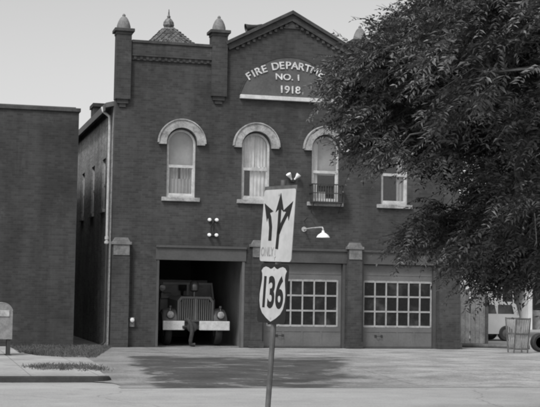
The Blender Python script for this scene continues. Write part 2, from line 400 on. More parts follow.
# ------------------------------------------------------------------ the fire station
BX, BD = 12.5, 15.0
fs_ = thing('fire_station', (0, 0, 0), 'two storey dark brick fire station with a gabled parapet and three garage bays', 'fire station')
wins = [(2.30, 'A'), (4.93, 'B'), (7.45, 'C'), (10.03, 'D')]
SP, SILL, HW = 6.92, 5.09, .5
def win_open(cx, hw=HW, off=0.0): return [(cx-hw, SILL-off), (cx+hw, SILL-off)]+arc(cx, SP, hw, 0, 180, 18)
bays = [(1.53, 4.60), (5.21, 8.24), (8.83, 11.65)]
DT = 2.95
outline = [(0, -.02), (BX, -.02), (BX, 10.30), (8.42, 10.30), (8.42, 10.44), (6.13, 11.66), (3.80, 10.44), (3.80, 10.30), (0, 10.30)]
holes = [win_open(c) for c, _ in wins]
outline2 = [(0, -.02)]
for a, b in bays: outline2 += [(a, -.02), (a, DT), (b, DT), (b, -.02)]
outline2 += outline[1:]
plate_with_holes(outline2, holes, 0.0, .34, 'wall', M['brick'], fs_)
# side walls and back wall
sw = [(2.6, 5.9), (5.7, 5.9), (8.9, 5.9)]
mb = MB(); Z0, Z1 = 4.75, 6.55
ys = [.343]+[v for y, _ in sw for v in (y-.45, y+.45)]+[BD]
for i in range(0, len(ys)-1, 2): mb.box(0.003, .3, ys[i], ys[i+1], -.02, 8.2)
for y, _ in sw: mb.box(0.003, .3, y-.45, y+.45, -.02, Z0); mb.box(0.003, .3, y-.45, y+.45, Z1, 8.2)
mb.build('wall', M['brick3'], fs_)
mb = MB(); mb.box(BX-.3, BX-.003, .343, BD, -.02, 8.2); mb.build('wall', M['brick3'], fs_)
mb = MB(); mb.prism([(.303, -.02), (BX-.303, -.02), (BX-.303, 8.2), (6.25, 9.6), (.303, 8.2)], BD-.3, BD-.003); mb.build('wall', M['brick3'], fs_)
for y, _ in sw:
    w = MB(); w.box(.06, .14, y-.45, y-.37, Z0, Z1).box(.06, .14, y+.37, y+.45, Z0, Z1).box(.06, .14, y-.37, y+.37, Z0, Z0+.08).box(.06, .14, y-.37, y+.37, Z1-.08, Z1).box(.065, .135, y-.37, y+.37, 5.6, 5.68)
    wo = w.build('window', M['frame'], fs_)
    MB().box(.095, .105, y-.37, y+.37, Z0+.08, Z1-.08).build('pane', M['glass'], wo)
    MB().box(-.09, .06, y-.55, y+.55, Z0-.13, Z0-.002, .01).build('sill', M['stone'], wo)
# roof and what stands on it
mb = MB()
for sx in (-1, 1):
    e = -.28 if sx < 0 else BX+.28
    mb.prism([(e, 8.10), (e, 8.26), (6.25, 9.86), (6.25, 9.70)] if sx < 0 else [(e, 8.10), (6.252, 9.70), (6.252, 9.86), (e, 8.26)], .36, BD+.3)
rf = mb.build('roof', M['roof'], fs_)
MB().box(-.30, -.283, .40, BD+.3, 8.0, 8.24).build('fascia', M['lintel'], rf)
ch = MB(); ch.box(.12, .74, 6.9, 7.9, 7.9, 9.0).box(.07, .79, 6.84, 7.96, 9.0, 9.14); ch.build('chimney', M['brick2'], rf)
# hose tower with a flared shingled cap
tx, ty = 2.40, 3.6
MB().box(tx-.72, tx+.72, ty-.72, ty+.72, 8.4, 10.72).build('hose_tower', M['brick'], rf)
def sq(h, z, n=4): return [(tx-h, ty-h, z), (tx+h, ty-h, z), (tx+h, ty+h, z), (tx-h, ty+h, z)]
prof = [(1.0, 10.72), (1.0, 10.80), (.74, 11.02), (.56, 11.20), (.36, 11.42), (.18, 11.62)]
mb = MB(); mb.loft([sq(h, z) for h, z in prof])
# overlapping rows of metal shingles
for k in range(9):
    t0 = k/9
    def hz(t):
        z = 10.78+.80*t
        h = np.interp(z, [p[1] for p in prof], [p[0] for p in prof]); return h, z
    h0, z0 = hz(t0); h1, z1 = hz(t0+.105); m_ = max(2, int(h0*2/.16))
    for side in range(4):
        ca, sa = math.cos(side*PI/2), math.sin(side*PI/2)
        for i in range(m_):
            u0, u1 = -1+2*i/m_+.03, -1+2*(i+1)/m_-.03; um = (u0+u1)/2; lift = .02+.03*random.random()
            loc = [(u0*h1, -h1-.008, z1), (u1*h1, -h1-.008, z1), (u1*h0, -h0-lift, z0+.03), (um*h0, -h0-lift-.01, z0-.04), (u0*h0, -h0-lift, z0+.03)]
            mb.bm.faces.new([mb.bm.verts.new((tx+x*ca-y*sa, ty+x*sa+y*ca, z)) for x, y, z in loc])
mb.build('tower_cap', M['shingle'], rf)
mb = MB(); mb.lathe([(.12, 11.58), (.17, 11.64), (.21, 11.72), (.19, 11.84), (.12, 11.94), (.055, 12.0), (.07, 12.05), (.035, 12.10), (.014, 12.32)], (tx, ty, 0), seg=8); mb.build('finial', M['shingle'], rf)
# parapet: coping, corbel table, raking cornice
def parapet(xa, xb):
    w = MB(); w.box(xa, xb, -.14, .40, 10.303, 10.40, .012); o = w.build('coping', M['coping'], fs_)
    w = MB(); w.box(xa, xb, -.10, -.003, 9.86, 10.30); w.box(xa, xb, -.05, -.003, 9.72, 9.857)
    x = xa+.08
    while x < xb-.12: w.box(x, x+.10, -.075, -.053, 9.75, 9.857); x += .21
    w.build('corbel_table', M['brick'], fs_)
parapet(.5, 3.28); parapet(8.97, BX-.5)
gx, gz = 6.13, 11.66
def rake(sx):
    xe = gx+sx*2.33; ze = 10.44
    d = Vector((xe-gx, 0, ze-gz)).normalized(); n = Vector((-d.z, 0, d.x)); n = n if n.z > 0 else -n
    def pt(s_, h_): p = Vector((gx, 0, gz))+d*s_+n*h_; return (p.x, p.z)
    L = (Vector((xe, 0, ze))-Vector((gx, 0, gz))).length
    w = MB(); tip = n.x/ n.z if n.z else 0
    w.prism([(gx+sx*.002, gz+.004), (gx+sx*.002, gz+.125), pt(L+.02, .11), pt(L+.02, .004)], -.20, .42); o = w.build('coping', M['coping'], fs_)
    w = MB(); w.prism([(gx+sx*.002, gz-.01), pt(L, -.008), pt(L, -.2), (gx+sx*.002, gz-.235)], -.11, -.003)
    s_ = .35
    while s_ < L-.2:
        x, z = pt(s_, -.26); w.box(x-.05, x+.05, -.075, -.003, z-.05, z+.055); s_ += .22
    w.build('corbel_table', M['brick'], fs_)
rake(-1); rake(1)
MB().prism([(gx-.3, 11.16), (gx+.3, 11.16), (gx, 11.42)], -.05, -.003).build('apex_panel', M['coping'], fs_)
# upper pilasters with pinnacles
for x0, x1, zb, zt in ((-.02, .48, 8.35, 10.56), (3.28, 3.82, 8.62, 10.72), (8.43, 8.97, 8.62, 10.72), (BX-.48, BX+.02, 8.35, 10.56)):
    c = (x0+x1)/2; w = MB(); w.box(x0, x1, -.16, .36, zb, zt); w.box(x0+.06, x1-.06, -.10, -.003, zb-.14, zb-.002); w.box(x0+.14, x1-.14, -.06, -.003, zb-.26, zb-.143)
    p = w.build('pilaster', M['brick'], fs_)
    w = MB(); w.box(x0-.02, x1+.02, -.18, .38, zt+.002, zt+.09); w.box(x0-.09, x1+.09, -.25, .45, zt+.09, zt+.2, .015); w.build('collar', M['coping'], p)
    w = MB(); w.lathe([(.24, zt+.2), (.235, zt+.32), (.20, zt+.44), (.15, zt+.55), (.10, zt+.62), (.05, zt+.65), (.06, zt+.69), (.03, zt+.74)], (c, .1, 0), seg=14); w.build('pinnacle', M['cap'], p, True)
# ground floor pilasters with pale capitals
for x0, x1, zt in ((0.0, .58, 3.42), (4.80, 5.2, 3.45), (8.28, 8.79, 3.45), (11.70, 12.5, 3.45)):
    w = MB(); w.box(x0, x1, -.22, -.003, -.02, zt); w.box(x0-.05, x1+.05, -.27, -.003, .002, .22) if x0 > 1 else None
    p = w.build('pilaster', M['brick'], fs_)
    w = MB(); w.box(x0-.05, x1+.05, -.28, -.003, zt+.002, zt+.10, .01); w.prism([(x0, zt+.102), (x1, zt+.102), (x1-.08, zt+.24), (x0+.08, zt+.24)], -.22, -.003); w.box(x0+.02, x1-.02, -.245, -.221, zt-.35, zt)
    w.build('capital', M['cap'], p)
# lintels over the bays
for a, b in bays:
    w = MB(); w.box(a-.04, b+.04, -.035, -.003, DT+.002, DT+.42); w.box(a-.04, b+.04, -.09, -.003, DT+.42, DT+.50); w.build('lintel', M['lintel'], fs_)
for i, (a, b) in enumerate(bays):      # jamb trims
    for x, s_ in ((a, 1), (b, -1)):
        w = MB(); w.box(min(x+s_*.003, x+s_*.09), max(x+s_*.003, x+s_*.09), .0-.012, .30, 0, DT-.003); w.build('door_jamb', M['lintel'] if i or s_ > 0 else M['doorpaint'], fs_)
# sectional garage doors of the two closed bays
for a, b in bays[1:]:
    a, b = a+.1, b-.1; top = DT-.02; W_ = b-a
    pz0, pz1 = .76, 2.34; px0, px1 = a+.0+ (W_-2.54)/2, b-(W_-2.54)/2
    w = MB(); w.box(a, b, .14, .20, .005, pz0); w.box(a, b, .14, .20, pz1, top); w.box(a, px0, .14, .20, pz0, pz1); w.box(px1, b, .14, .20, pz0, pz1)
    for x in np.linspace(a+.04, b-.04, 5)[1:-1]: w.box(x-.035, x+.035, .128, .14, .113, pz0-.203)
    w.box(a+.03, b-.03, .128, .14, .05, .11); w.box(a+.03, b-.03, .128, .14, pz0-.2, pz0-.13)
    w.box(a+.03, b-.03, .128, .14, pz1+.22, pz1+.27)
    d = w.build('garage_door', M['doorpaint'], fs_)
    w = MB(); bw = .052
    for k in range(7):
        x = px0+(px1-px0)*k/6; w.box(x-bw/2, x+bw/2, .13, .185, pz0-.02, pz1+.02)
    for k in range(4):
        z = pz0+(pz1-pz0)*k/3; t = .03 if 0 < k < 3 else .035
        for j in range(6): w.box(px0+(px1-px0)*j/6+bw/2, px0+(px1-px0)*(j+1)/6-bw/2, .132, .183, z-t, z+t)
    w.build('muntins', M['muntin'], d)
    MB().box(px0, px1, .16, .166, pz0, pz1).build('pane', M['glassd'], d)
    w = MB(); w.tube([(a+.5, .09, .42), (a+.5, .06, .42), (a+.72, .06, .42), (a+.72, .09, .42)], .012); w.box(a+.46, a+.54, .12, .139, .38, .46); w.box(a+.68, a+.76, .12, .139, .38, .46); w.build('handle', M['dark'], d)
# arched windows
def window(cx, k):
    y0, y1 = .07, .17; f = .075
    o_ = win_open(cx, HW-.002); i_ = [(cx-HW+f, SILL+f), (cx+HW-f, SILL+f)]+arc(cx, SP, HW-f, 0, 180, 18)
    w = MB(); w.band(o_, i_, y0, y1)
    mr = 6.16
    w.box(cx-HW+f, cx+HW-f, y0+.012, y1-.02, mr-.05, mr+.045)
    g = .035; lo = [(cx-HW+f, SILL+f), (cx+HW-f, SILL+f), (cx+HW-f, mr-.05), (cx-HW+f, mr-.05)]; li = [(cx-HW+f+g, SILL+f+g+.03), (cx+HW-f-g, SILL+f+g+.03), (cx+HW-f-g, mr-.052), (cx-HW+f+g, mr-.052)]
    w.band(lo, li, y0+.03, y1-.03)
    wo = w.build('window', M['frame'], fs_)
    w = MB(); w.prism([(cx-HW+f, mr+.045), (cx+HW-f, mr+.045)]+arc(cx, SP, HW-f, 0, 180, 18), .115, .12); w.build('pane', M['glass'], wo)
    w = MB(); w.box(cx-HW+f+g, cx+HW-f-g, .13, .135, SILL+f+g+.03, mr-.052); w.build('pane', M['glass'], wo)
    MB().box(cx-.66, cx+.66, -.10, .068, SILL-.14, SILL-.003, .012).build('sill', M['stone'], wo)
    n = 24; ro, ri = .80, .535
    out = [(cx+ro, SP-.03)]+arc(cx, SP+.02, ro, 0, 180, n)+[(cx-ro, SP-.03)]; inn = [(cx+ri, SP-.03)]+arc(cx, SP+.02, ri, 0, 180, n)+[(cx-ri, SP-.03)]
    w = MB(); w.band(out, inn, -.13, -.003, closed=False); o2 = [(cx+(ro+.035)*(x-cx)/ro, SP+.02+(ro+.035)*(z-SP-.02)/ro) for x, z in out[1:-1]]
    w.band(o2, out[1:-1], -.165, -.003, closed=False)
    w.build('window_hood', M['stone'], wo, True)
    def drape(x0, x1, z0, z1, mat, name='curtain', amp=.018, wl=.11, y=.205):
        b = MB(); n = 26; t, bt = [], []
        for i in range(n+1):
            x = x0+(x1-x0)*i/n; yy = y+amp*math.sin(2*PI*(x-x0)/wl)+.3*amp*math.sin(7.1*x)
            t.append(b.bm.verts.new((x, yy, z1))); bt.append(b.bm.verts.new((x+.006*math.sin(x*31), yy*1.0+.004, z0)))
        for i in range(n): b.bm.faces.new((t[i], t[i+1], bt[i+1], bt[i]))
        b.build(name, mat, wo, True)
    L, Rr = cx-HW, cx+HW
    if k == 'A':
        drape(L-.1, Rr+.1, mr, 7.5, M['shade'], 'blind', .004, .6, .22); drape(L-.05, Rr+.05, SILL, mr-.42, M['shade'], 'curtain', .02, .12)
        drape(L-.05, cx-.06, mr-.42, mr+.1, M['shade'], 'curtain', .02, .1, .24); drape(cx+.02, Rr, mr-.42, mr+.1, M['shade'], 'curtain', .02, .1, .24)
    elif k == 'B':
        drape(L-.05, cx+.0, mr, 7.5, M['curtain']); drape(cx-.02, Rr+.05, mr, 7.5, M['curtain'], y=.24)
        drape(L-.05, L+.14, SILL, mr+.1, M['curtain']); drape(L+.34, Rr+.05, SILL, mr+.1, M['curtain'], wl=.13)
    elif k == 'C':
        drape(L-.05, L+.27, SILL, 7.5, M['curtain']); drape(L+.2, Rr+.05, mr-.1, 7.5, M['shade'], 'blind', .004, .6, .24); drape(L+.25, L+.6, SILL, SILL+.38, M['curtain'], y=.25)
    else:
        drape(Rr-.36, Rr+.05, SILL, 7.5, M['shade']); drape(L-.05, L+.06, SILL, 7.5, M['shade'])
    return wo
for c, k in wins: window(c, k)
# sign on the gable
W0, W1, LZ = 4.33, 7.93, 8.66
scx = 6.13
w = MB(); w.box(W0-.02, W1+.02, -.14, -.003, LZ-.07, LZ+.07, .012); w.build('sign_ledge', M['ledge'], fs_)
chord = 1.80; sag = 1.40; rad = (chord**2+sag**2)/(2*sag); zc = 8.735+sag-rad; aa = math.degrees(math.acos(max(-1, (8.735-zc)/rad)))
pts = arc(scx, zc, rad, 90-aa, 90+aa, 30)
w = MB(); w.prism(pts, -.02, -.003); w.build('sign_panel', M['signpanel'], fs_)
w = MB(); w.band(arc(scx, zc, rad+.05, 90-aa, 90+aa, 30), arc(scx, zc, rad+.003, 90-aa, 90+aa, 30), -.035, -.003, closed=False); w.build('sign_rim', M['brick'], fs_)
txt = 'FIRE DEPARTMENT'; items = []; rl = 2.72; zt_ = 9.86-rl; tot = 2*R(36.5)
wd = [{'I': .6, ' ': .75, 'M': 1.2}.get(c, 1.0) for c in txt]; tw = sum(wd); acc = 0
for c_, w_ in zip(txt, wd):
    a = (.5-(acc+w_/2)/tw)*tot; acc += w_
    if c_ != ' ': items.append((c_, scx-rl*math.sin(a), zt_+rl*math.cos(a), .25, a, 1.08))
for it in ([('NO. 1', scx-.1, 9.44, .21, 0, 1.2)], [('1918', scx-.03, 9.0, .25, 0, 1.1)]): glyphs(it, .03, 'sign_lettering', M['letter'], fs_, Matrix.Translation((0, -.038, 0)), .02)
glyphs(items, .03, 'sign_lettering', M['letter'], fs_, Matrix.Translation((0, -.038, 0)), .02)
# downpipe on the alley corner
w = MB(); w.tube([(-.32, 1.0, 8.18), (-.30, .95, 8.05), (-.09, .8, 7.85), (-.075, .8, 7.6), (-.075, .8, 3.75)], .05, 10); w.lathe([(.075, 3.62), (.075, 3.72)], (-.075, .8, 0)); w.lathe([(.085, 3.48), (.085, 3.56)], (-.075, .8, 0)); w.tube([(-.075, .8, 3.75), (-.075, .8, 3.45)], .055, 10)
w.build('downpipe', M['galv'], fs_, True)
MB().tube([(-.075, .8, 3.45), (-.075, .8, .12), (-.2, .7, .03)], .048, 10).build('downpipe', M['dark'], fs_, True)
# garage and upper floor inside
MB().box(.31, BX-.31, .35, BD-.31, -.05, -.002).build('garage_floor', M['intfloor'], fs_)
MB().box(.303, BX-.303, .345, BD-.303, 3.9, 4.1).build('upper_floor', M['interior'], fs_)
MB().box(4.72, 4.9, .345, BD-.31, 0, 3.9).build('partition', M['interior'], fs_)
MB().box(.31, 4.7, 10.0, 10.2, 0, 3.9).build('partition', M['interior'], fs_)
MB().box(.305, BX-.305, 3.4, 3.5, 4.1, 8.1).build('partition', M['interior'], fs_)

# ------------------------------------------------------------------ things fixed to the front
lp = thing('gooseneck_lamp', (6.7, 0, 4.12), 'white enamel shade lamp on a long pipe arm over the middle garage bay', 'wall lamp')
MB().lathe([(.09, -.03), (.09, -.003)], (0, 0, 0), 'Y', 14).build('wall_plate', M['galv'], lp)
w = MB(); w.tube([(0, -.03, 0), (0, -1.0, 0), (0, -2.0, -.02), (0, -2.22, -.03), (0, -2.30, -.08), (0, -2.31, -.16)], .026, 10); w.build('arm', M['galv'], lp, True)
w = MB(); w.tube([(0, -.02, .28), (0, -.4, .38), (0, -.9, .34), (0, -1.5, .02)], .012, 8); w.build('stay', M['dark'], lp, True)
w = MB(); w.lathe([(.045, -.14), (.05, -.2), (.10, -.23), (.17, -.28), (.215, -.34), (.225, -.37), (.215, -.37), (.16, -.30), (.06, -.24), (.02, -.22)], (0, -2.31, 0), seg=22); w.build('lamp_shade', M['enamel'], lp, True)
w = MB(); w.lathe([(.02, -.24), (.04, -.28), (.045, -.33), (.02, -.37)], (0, -2.31, 0), seg=12); w.build('bulb', M['lamp'], lp, True)

fl = thing('floodlight', (6.25, 0, 5.86), 'pair of pale bell floodlights splayed in a V between the upper windows', 'floodlight')
MB().box(-.07, .07, -.08, -.003, -.1, .06, .01).build('junction_box', M['dark'], fl)
for s_ in (-1, 1):
    mt = Matrix.Translation((s_*.05, -.1, -.02)) @ Matrix.Rotation(s_*R(38), 4, 'Y') @ Matrix.Rotation(R(18), 4, 'X')
    w = MB(); w.lathe([(.03, 0), (.035, .07), (.055, .12), (.085, .19), (.09, .24), (.02, .22)], seg=14)
    for v in w.bm.verts: v.co = mt @ v.co
    w.build('lamp_head', M['enamel'], fl, True)

ib = thing('insulator_bracket', (3.43, 0, 4.1), 'small dark bracket with four white porcelain insulators above the open bay', 'bracket')
w = MB(); w.box(-.16, .16, -.05, -.003, -.30, -.24); w.box(-.16, .16, -.05, -.003, .22, .28); w.box(-.03, .03, -.05, -.003, -.24, .22); w.tube([(-.02, -.06, -.2), (-.1, -.09, 0), (.04, -.07, .2)], .012, 6); w.tube([(.02, -.06, -.24), (.1, -.08, -.02), (-.05, -.07, .2)], .01, 6); w.build('frame', M['dark'], ib)
for sx in (-1, 1):
    for z in (-.27, .25):
        w = MB(); w.lathe([(.03, -.05), (.06, -.07), (.06, -.10), (.042, -.115), (.06, -.13), (.055, -.17), (.02, -.185)], (sx*.125, 0, z), 'Y', 14); w.build('insulator', M['enamel'], ib, True)

mt_ = thing('electric_meter', (.72, 0, .87), 'small pale electric meter low on the brick pier beside the open bay', 'meter')
MB().box(-.085, .085, -.09, -.003, -.2, .12, .012).build('meter_box', M['cap'], mt_)
w = MB(); w.lathe([(.075, -.09), (.08, -.12), (.07, -.16), (.03, -.18)], (0, 0, .03), 'Y', 16); w.build('dial_cover', M['lamp'], mt_, True)
MB().tube([(0, -.04, .12), (0, -.04, 2.3)], .014, 6).build('conduit', M['dark'], mt_)

wg = thing('window_guard', (7.45, 0, 5.05), 'black iron basket guard fixed under the bright curtained window', 'window guard')
w = MB(); w.box(-.58, .58, -.42, -.38, .0, .04).box(-.58, .58, -.42, -.38, .62, .66).box(-.58, .58, -.42, -.38, .32, .35)
for s_ in (-1, 1):
    x0, x1 = sorted((s_*.58, s_*.54)); w.box(x0, x1, -.38, -.003, .0, .04).box(x0, x1, -.38, -.003, .62, .66).box(x0, x1, -.38, -.003, .32, .35)
for x in np.linspace(-.56, .56, 13): w.box(x-.011, x+.011, -.41, -.39, .04, .62)
for s_ in (-1, 1):
    for y in (-.3, -.2, -.1): w.box(s_*.56-.011, s_*.56+.011, y-.011, y+.011, .04, .62)
w.build('railing', M['iron'], wg)
w = MB()
for i in range(6): w.box(-.54, .54, -.37+i*.06, -.33+i*.06, .004, .03)
w.build('floor_slats', M['iron'], wg)
for s_ in (-1, 1): MB().tube([(s_*.5, -.38, 0), (s_*.5, -.2, -.16), (s_*.5, -.015, -.32)], .016, 6).build('bracket', M['iron'], wg)

hn = thing('siren_horn', (5.05, 1.2, 0), 'dark siren horn mounted behind the left slope of the gable', 'siren')
hn.location.z = 10.0
hz_ = 1.42
w = MB(); w.tube([(.12, 0, -.9), (.12, 0, hz_-.16)], .03, 8); w.tube([(-.12, .12, -.9), (.05, 0, hz_-.25)], .02, 8); w.build('mast', M['dark'], hn)
w = MB(); prof_ = [(.03, .36), (.05, .30), (.055, .12), (.085, -.05), (.125, -.2), (.165, -.3), (.165, -.31), (.1, -.2), (.03, .05)]
w.lathe(prof_, (0, 0, 0), 'X', 18); mtx = Matrix.Translation((0.02, 0, hz_-.03)) @ Matrix.Rotation(R(-14), 4, 'Y')
for v in w.bm.verts: v.co = mtx @ v.co
w.build('horn', M['dark'], hn, True)
w = MB(); w.box(-.1, .22, -.05, .05, hz_-.2, hz_-.13, .01); w.build('cradle', M['galv'], hn)

# ------------------------------------------------------------------ the fire engine in the open bay
fe = thing('fire_engine', (3.10, .95, 0), 'old fire engine with slatted grille and white bumper, nose out in the open bay', 'fire engine')
w = MB(); w.loft([[(sx*hw, y, z) for sx, hw, z in ((-1, a, .62), (1, a, .62), (1, a, zt-.1), (1, a-.12, zt), (-1, a-.12, zt), (-1, a, zt-.1))] for y, a, zt in ((.14, .60, 1.64), (.5, .63, 1.68), (1.5, .72, 1.74))]); w.build('hood', M['truck'], fe, True)
w = MB(); w.band([(-.64, .84), (.64, .84), (.64, 1.56), (.52, 1.71), (-.52, 1.71), (-.64, 1.56)], [(-.56, .9), (.56, .9), (.56, 1.52), (.47, 1.64), (-.47, 1.64), (-.56, 1.52)], .02, .15); gr = w.build('grille', M['chrome'], fe)
w = MB()
for i in range(15): x = -.52+1.04*i/14; w.box(x-.016, x+.016, .05, .1, .9, 1.62 if abs(x) < .46 else 1.53)
w.box(-.04, .04, .03, .05, .88, 1.66); w.build('slats', M['truck'], gr)
MB().box(-.55, .55, .135, .139, .9, 1.6).build('core', M['dark'], gr)
for s_ in (-1, 1):
    w = MB(); prof_f = [(.0, .78), (.02, 1.0), (.15, 1.2), (.4, 1.28), (.75, 1.22), (1.05, .98), (1.2, .62)]
    rings = []
    for y, z in prof_f: rings.append([(s_*.655, y, z-.06), (s_*.655, y, z), (s_*.9, y, z+.03), (s_*1.1, y+.03, z-.02), (s_*1.15, y+.05, z-.12), (s_*1.10, y+.05, z-.14)])
    w.loft(rings); w.build('fender', M['truck'], fe, True)
    h = MB(); h.lathe([(.09, .1), (.135, .04), (.145, -.04), (.13, -.06)], (s_*.89, 0, 1.08), 'Y', 20); hd = h.build('headlight', M['chrome'], fe, True)
    h = MB(); h.lathe([(.12, -.062), (.1, -.075), (.04, -.088)], (s_*.89, 0, 1.08), 'Y', 20); h.build('lens', M['lens'], hd, True)
    h = MB(); h.tube([(s_*.89, .03, 1.2), (s_*.89, .05, 1.31)], .02, 6); h.lathe([(.02, 1.3), (.05, 1.32), (.05, 1.38), (.03, 1.40)], (s_*.89, .05, 0), seg=10); h.build('marker_light', M['chrome'], fe)
w = MB()
for x0, x1 in ((-1.18, -.42), (.10, 1.18)): w.box(x0, x1, -.22, -.15, .55, .87, .02)
w.build('bumper', M['bumper'], fe)
MB().box(-.42, .10, -.16, -.12, .58, .70).build('bumper_bracket', M['dark'], fe)
w = MB(); w.lathe([(.16, -.14), (.18, -.22), (.18, -.36), (.11, -.38), (.11, -.46), (.13, -.47), (.13, -.50), (.04, -.51)], (-.18, 0, .66), 'Y', 18); w.tube([(-.36, -.26, .66), (-.5, -.27, .66)], .05, 10); pm = w.build('front_pump', M['dark'], fe, True)
w = MB(); w.tube([(-.36, -.28, .92), (-.30, -.40, .88), (-.24, -.52, .70), (-.22, -.53, .45), (-.26, -.50, .2), (-.24, -.48, .07), (-.1, -.48, .06)], .07, 10); w.build('suction_hose', M['hose'], pm, True)
w = MB(); w.box(-1.02, 1.02, 1.5, 2.9, .62, 1.62, .04); w.box(-1.0, 1.0, 2.86, 2.95, 1.62, 2.3); w.build('cab', M['truck'], fe)
w = MB(); w.band([(-.98, 1.63), (.98, 1.63), (.9, 2.2), (-.9, 2.2)], [(-.9, 1.7), (.9, 1.7), (.84, 2.13), (-.84, 2.13)], 1.52, 1.58); w.box(-.03, .03, 1.525, 1.575, 1.7, 2.13); ws = w.build('windshield', M['truck'], fe)
MB().box(-.93, .93, 1.546, 1.552, 1.68, 2.15).build('glass', M['glassd'], ws)
w = MB(); w.box(-.95, .95, 2.95, 6.2, .6, 1.9, .04); w.build('body', M['truck'], fe)
for z in (1.55, 1.75):
    MB().tube([(1.02, 2.9, z), (1.02, 6.3, z)], .03, 6).build('hand_rail', M['chrome'], fe)
for x, y in ((-.9, .62), (.9, .62), (-.88, 5.0), (.88, 5.0)):
    w = MB(); w.lathe([(.3, -.11), (.42, -.12), (.47, -.06), (.47, .06), (.42, .12), (.3, .11)], (x, y, .47), 'X', 24); ty_ = w.build('wheel', M['rubber'], fe, True)
    w = MB(); w.lathe([(.05, -.125), (.3, -.09), (.3, .09), (.05, .125)], (x, y, .47), 'X', 18); w.build('rim', M['truck'], ty_)
w = MB(); w.tube([(.02, .42, 1.68), (.02, .42, 1.9)], .05, 10); w.lathe([(.09, 1.88), (.16, 1.93), (.175, 2.06), (.15, 2.2), (.08, 2.27), (.02, 2.29)], (.02, .42, 0), seg=16); w.build('siren', M['chrome'], fe, True)
w = MB(); w.tube([(-.98, 1.5, 1.66), (-1.04, 1.15, 1.82), (-1.05, .9, 1.9)], .018, 6); w.tube([(-1.05, .9, 1.84), (-.7, .98, 1.82)], .02, 6); w.lathe([(.05, .98), (.11, .92), (.125, .80), (.11, .77), (.03, .75)], (-1.05, 0, 2.0), 'Y', 16); w.build('spotlight', M['chrome'], fe, True)

# ------------------------------------------------------------------ left neighbour
lb = thing('brick_building', (-1.2, .15, 0), 'plain windowless dark brick building with a flat roof left of the alley', 'building')
MB().box(-9, 0, 0, 16, -.05, 7.86).build('wall', M['brick2'], lb)
MB().box(-9.05, .05, -.06, 16.05, 7.862, 7.985, .01).build('coping', M['coping'], lb)
MB().box(-8.9, -.1, .08, 15.9, 7.987, 8.03).build('roof', M['roof'], lb)

# ------------------------------------------------------------------ mailbox at the far left
mbx = thing('mailbox', (-3.90, -5.75, 0), 'round topped street mailbox on legs at the left edge before the brick wall', 'mailbox')
pr = [(-.29, .46), (.29, .46), (.29, 1.20)]+arc(0, 1.20, .29, 15, 165, 12)+[(-.29, 1.20)]
MB().prism(pr, -.26, .26).build('body', M['mail'], mbx)
MB().band(arc(0, 1.20, .30, 12, 168, 14), arc(0, 1.20, .292, 12, 168, 14), -.27, .27, closed=False).build('hood', M['maillight'], mbx)
MB().box(-.2, .2, -.285, -.262, 1.10, 1.28, .008).build('door', M['maillight'], mbx)
for sx in (-1, 1):
    for sy in (-1, 1):
        w = MB(); w.box(sx*.2-.05, sx*.2+.05, sy*.2-.03, sy*.2+.03, 0.012, .459); w.box(sx*.2-.085, sx*.2+.085, sy*.2-.05, sy*.2+.05, 0, .012); w.build('leg', M['dark'], mbx)

# ------------------------------------------------------------------ traffic sign in front
ts = thing('traffic_sign', (-2.985, -32.186, 0), 'tilted steel post with a white three arrow lane sign above a black route shield', 'sign')
f0 = Vector((math.sin(R(14.6)), math.cos(R(14.6)), 0))
ts.rotation_euler = (Matrix.Rotation(R(3.1), 4, f0) @ Matrix.Rotation(R(-74.0), 4, 'Z')).to_euler()
MB().tube([(0, .03, 0), (0, .03, 1.2), (0, .03, 3.02)], .027, 10).build('post', M['post'], ts)
def plate(hw, z0, z1, y0, y1, r): return [(hw-r+r*math.cos(R(a)), z0+r+r*math.sin(R(a))) for a in (-90, -60, -30, 0)]+[(hw-r+r*math.cos(R(a)), z1-r+r*math.sin(R(a))) for a in (0, 30, 60, 90)]+[(-hw+r+r*math.cos(R(a)), z1-r+r*math.sin(R(a))) for a in (90, 120, 150, 180)]+[(-hw+r+r*math.cos(R(a)), z0+r+r*math.sin(R(a))) for a in (180, 210, 240, 270)]
LZ0, LZ1 = 2.235, 2.93
w = MB(); w.prism(plate(.292, LZ0, LZ1, 0, 0, .03), -.006, 0); ls = w.build('lane_sign', M['signwhite'], ts)
for zb in (LZ1-.01, LZ0+.02): MB().box(-.30, .30, .001, .0025, zb, zb+.045).build('crossbar', M['post'], ts)
def stroke(mb, pts, wd):
    L, Rr_ = [], []
    for i, p in enumerate(pts):
        a = Vector(pts[max(i-1, 0)]); b = Vector(pts[min(i+1, len(pts)-1)]); d = (b-a).normalized(); n = Vector((-d.y, d.x))*wd/2
        L.append((p[0]+n.x, p[1]+n.y)); Rr_.append((p[0]-n.x, p[1]-n.y))
    mb.prism(L+Rr_[::-1], -.0085, -.0063)
def head(mb, tip, ang, s_):
    d = Vector((math.cos(ang), math.sin(ang))); n = Vector((-d.y, d.x)); t = Vector(tip)
    mb.prism([tuple(t), tuple(t-d*s_*1.5+n*s_*.62), tuple(t-d*s_*1.15), tuple(t-d*s_*1.5-n*s_*.62)], -.0087, -.0062)
w = MB()
stroke(w, [(.02, LZ0+.12), (.03, LZ0+.34), (.03, LZ0+.55)], .05); head(w, (.03, LZ1-.035), PI/2, .125)
stroke(w, [(.03, LZ0+.27), (.085, LZ0+.36), (.15, LZ0+.44), (.19, LZ0+.48)], .05); head(w, (.262, LZ0+.575), R(50), .12)
stroke(w, [(-.12, LZ0+.20), (-.122, LZ0+.33), (-.15, LZ0+.42), (-.2, LZ0+.485)], .055); head(w, (-.268, LZ0+.565), R(133), .12)
w.build('arrows', M['signblack'], ls)
glyphs([('ONLY', -.155, LZ0+.095, .085, 0, .74)], .0012, 'lettering', M['signfaded'], ls, Matrix.Translation((0, -.0075, 0)), .02)
